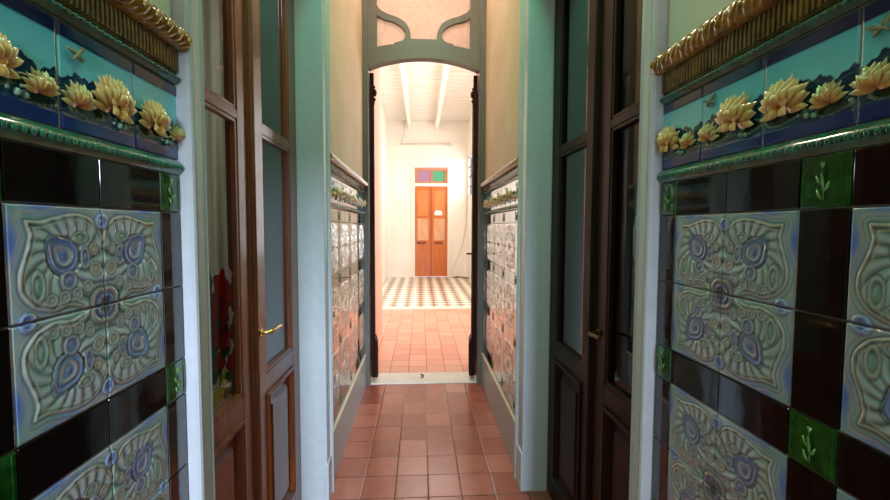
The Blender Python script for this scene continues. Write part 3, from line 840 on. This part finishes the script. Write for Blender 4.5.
def window(name, W, nx, nz, label, diag=False):
    w = empty(name, (RX+.035, 0, 0)); tag(w, label, 'window', kind='structure'); y0, y1, z0, z1 = W
    m = MB(); t = .035
    for a, b, c, d in ((y0, y0+t, z0, z1), (y1-t, y1, z0, z1), (y0, y1, z0, z0+t), (y0, y1, z1-t, z1)): m.box(-.03, .03, a, b, c, d, .003)
    m.build('window_frame', M['paint'], w)
    m = MB()
    for i in range(1, nx): yy = y0+(y1-y0)*i/nx; m.tube([(0, yy, z0), (0, yy, z1)], .018, 8)
    for i in range(1, nz): zz = z0+(z1-z0)*i/nz; m.tube([(0, y0, zz), (0, y1, zz)], .018, 8)
    m.build('iron_bars', M['iron'], w)
    MB().box(.014, .018, y0+.02, y1-.02, z0+.02, z1-.02).build('window_pane', M['win_glass'], w)
window('window_1', W1, 5, 4, 'barred bright window high on the right of the far room')
window('window_2', W2, 5, 4, 'wide unseen side window added to light the far room')
# orange double door with coloured fanlight
d4 = empty('door_4', (0, YE+.03, 0)); tag(d4, 'tall orange wooden double door with purple and green transom', 'door', kind='structure')
m = MB(); 
for a, b, c, d in ((-.170, -.085, 2.712, 3.150), (.700, .778, 2.712, 3.150), (-.09, .705, 2.712, 2.765), (-.09, .705, 3.07, 3.150), (.292, .345, 2.76, 3.08)): m.box(a, b, -.02, .03, c, d, .003)
m.box(-.170, .778, .032, .05, 2.71, 3.150); m.build('transom_frame', M['transom_wood'], d4)
m = MB(); m.box(-.168, .775, .030, .048, .01, 2.622); m.box(.286, .320, -.030, .02, .02, 2.62, .004); m.build('meeting_strip', M['orange_edge'], d4)
MB().box(-.088, .296, -.006, .004, 2.76, 3.075).build('purple_pane', M['purple'], d4)
pts = [(.342, 2.764), (.60, 2.764)]+[(.60+.10*math.sin(PI*i/10), 2.918-.154*math.cos(PI*i/10)) for i in range(11)]+[(.60, 3.072), (.342, 3.072)]
m = MB(); m.prism(pts, 'y', -.008, .004); m.build('green_pane', M['mint'], d4)
for i, (x0, x1) in enumerate(((-.168, .300), (.306, .775))):
    m = MB(); s = .075
    m.box(x0, x0+s, -.02, .025, .015, 2.622, .003); m.box(x1-s, x1, -.02, .025, .015, 2.622, .003)
    for a, b in ((.015, .14), (.80, 1.07), (1.70, 1.78), (2.51, 2.622)): m.box(x0+s-.003, x1-s+.003, -.0195, .0245, a, b, .003)
    lf = m.build('door_leaf', M['orange_wood'], d4)
    for a, b, mt in ((.14, .80, 'orange_wood'), (1.78, 2.51, 'orange_panel')):
        q = MB(); q.box(x0+s, x1-s, -.006, .012, a, b); q.box(x0+s+.05, x1-s-.05, -.014, 0, a+.06, b-.06, .008)
        if b < 1:
            for k in range(1, 4): xx = x0+s+.05+(x1-x0-2*s-.1)*k/4; q.box(xx-.006, xx+.006, -.018, -.01, a+.07, b-.07, .002)
        q.build('wood_panel', M[mt], lf)
    q = MB(); q.box(x0+s, x1-s, -.006, .006, 1.07, 1.70); q.build('middle_panel', M['pale_panel'], lf)
    # dark illegible lettering below the middle panel
    q = MB(); xx = x0+.055+(.02 if i else 0)
    widths = [.05, .028, .04, .05, .045] if i == 0 else [.05, .03, .045, .042, .035]
    for j, wd in enumerate(widths):
        zb, zt = .955, 1.025
        if i == 1 and j == 0: q.box(xx, xx+wd, -.024, -.018, zt-.016, zt); q.box(xx+wd/2-.008, xx+wd/2+.008, -.024, -.018, zb, zt)
        else:
            q.box(xx, xx+.014, -.024, -.018, zb, zt); q.box(xx+wd-.014, xx+wd, -.024, -.018, zb+(.0 if j % 2 else .01), zt)
            q.box(xx, xx+wd, -.024, -.018, (zb if (j+i) % 2 else zt-.018), (zb+.016 if (j+i) % 2 else zt))
            if j % 3 == 0: q.box(xx, xx+wd, -.024, -.018, .985, .998)
        xx += wd+.013
    tag(q.build('lettering', M['ink'], lf), 'dark worn lettering')
q = MB(); q.box(.40, .62, YE+.002, YE+.006, 1.79, 1.90); q.box(.43, .59, YE+.002, YE+.006, 1.90, 1.93)
tag(q.build('notice', M['paper']), 'small white paper notice pinned on the orange door', 'notice')
# conduit, cables
m = MB(); m.tube([(-.588, YE-.05, 3.80), (.30, YE-.05, 3.80), (.80, YE-.05, 3.805)], .022, 10); m.sphere((.83, YE-.05, 3.805), .05); m.box(-.60, -.56, YE-.075, YE, 3.77, 3.83)
tag(m.build('tube_lamp', M['cable_white'], None, True, angle=.7), 'thin horizontal tube lamp high on the white end wall', 'lamp')
m = MB(); m.tube([(-.472, YE-.06, ZC-.03), (-.474, YE-.06, 4.15), (-.50, YE-.055, 4.0), (-.53, YE-.05, 3.90), (-.545, YE-.05, 3.85)], .010, 6)
tag(m.build('lamp_cord', M['cable_white'], None, True), 'thin cord hanging from ceiling to the wall tube lamp', 'cord')
P = catmull([(1.36, YE-.04, 2.9), (1.345, YE-.04, 2.2), (1.315, YE-.04, 1.8), (1.27, YE-.05, 1.25), (1.17, YE-.06, .80), (1.02, YE-.08, .45), (.92, YE-.12, .2), (.94, YE-.2, .06), (1.08, YE-.25, .02), (1.25, YE-.2, .02), (1.36, YE-.3, .02)], 8) if False else None
pp = [(1.36, 2.9), (1.345, 2.2), (1.315, 1.8), (1.27, 1.25), (1.17, .80), (1.02, .45), (.92, .2), (.95, .08)]
pc = catmull(pp, 8)
m = MB(); m.tube([(x, YE-.03-.05*max(0, 1-z), max(z, .02)) for x, z in pc], .011, 6)
tag(m.build('wall_cable', M['cable_white'], None, True), 'pale cable drooping down the end wall right of the orange door', 'cable')
m = MB(); c2 = catmull([(.90, 12.0), (1.0, 11.93), (1.12, 12.02), (1.02, 12.07), (1.15, 12.0), (1.28, 11.9), (1.36, 11.7)], 8)
m.tube([(x, y, .014) for x, y in c2], .013, 6)
tag(m.build('floor_cable', M['cable_black'], None, True), 'black cable coiled on the patterned floor beside the orange door', 'cable')

# ------------------------------------------------------------------ light
W = bpy.data.worlds.new('World'); bpy.context.scene.world = W; W.use_nodes = True
bg = W.node_tree.nodes['Background']; bg.inputs[0].default_value = (.92, .96, 1, 1); bg.inputs[1].default_value = 1.6
def area(name, loc, rot, sx, sy, power, col, spread=PI):
    l = bpy.data.lights.new(name, 'AREA'); l.shape = 'RECTANGLE'; l.size = sx; l.size_y = sy; l.energy = power; l.color = col; l.spread = spread
    o = bpy.data.objects.new(name, l); C.objects.link(o); o.location = loc; o.rotation_euler = rot; return o
# daylight through the far windows, plus an overhead fill
area('added_window_light', (RX+.3, 7.4, 2.3), (0, PI/2, 0), 2.6, 3.5, 158, (1, .94, .92))  # shines in through the added side window
area('high_window_light', (RX+.3, 11.14, 2.87), (0, PI/2, 0), 1.1, 1.6, 50, (1, .97, .94))
area('far_room_fill', (.2, 7.5, ZC-.3), (0, 0, 0), 1.2, 4.5, 50, (1, .93, .88))  # added fill below the closed ceiling, no opening above it
# unseen warm fill added high in the far corridor to brighten the plaster
area('corridor_fill', (.03, 3.05, 4.05), (0, 0, 0), .35, .35, 21, (1, .74, .63))
# dim fill added behind the left doors to light the panes and flowers
area('side_room_fill', (-1.55, 1.55, 3.0), (0, 0, 0), .4, .4, 22, (1, .95, .85))
# sky light entering under the head of the street doorway behind; then two unseen fills added overhead
area('street_daylight', (.62, -7.0, 2.9), (PI/2, 0, math.radians(3)), 1.3, 1.5, 1080, (.66, .79, 1))
area('entrance_fill', (.44, .1, 4.0), (0, math.radians(14), 0), .3, .3, 10, (.95, .97, 1))  # added weak fill to lift the near dado and casings
area('green_fill', (.06, 1.2, 4.0), (math.radians(12), 0, 0), .5, .4, 25, (.20, 1, .58))  # added green light that tints the upper door jambs

# ------------------------------------------------------------------ camera
cam = bpy.data.cameras.new('Camera'); co = bpy.data.objects.new('Camera', cam); C.objects.link(co)
yaw, pit, rol, F = .0582, .0543, .0035, 418.98
cam.sensor_fit = 'HORIZONTAL'; cam.sensor_width = 36; cam.lens = F*36/890; cam.clip_start = .02
fwd = Vector((math.sin(yaw)*math.cos(pit), math.cos(yaw)*math.cos(pit), -math.sin(pit)))
right = Vector((math.cos(yaw), -math.sin(yaw), 0)); up = right.cross(fwd)
r2 = right*math.cos(rol)-up*math.sin(rol)*-1*-1 if False else right*math.cos(rol)+up*math.sin(rol)*1
u2 = up*math.cos(rol)-right*math.sin(rol)
co.matrix_world = Matrix(((r2.x, u2.x, -fwd.x, 0), (r2.y, u2.y, -fwd.y, 0), (r2.z, u2.z, -fwd.z, EYE), (0, 0, 0, 1)))
S = bpy.context.scene; S.camera = co
S.view_settings.view_transform = 'Standard'; S.view_settings.look = 'None'; S.view_settings.exposure = 0; S.view_settings.gamma = 1
S.cycles.use_denoising = True; S.cycles.max_bounces = 10; S.cycles.transparent_max_bounces = 12
S.cycles.sample_clamp_indirect = 6
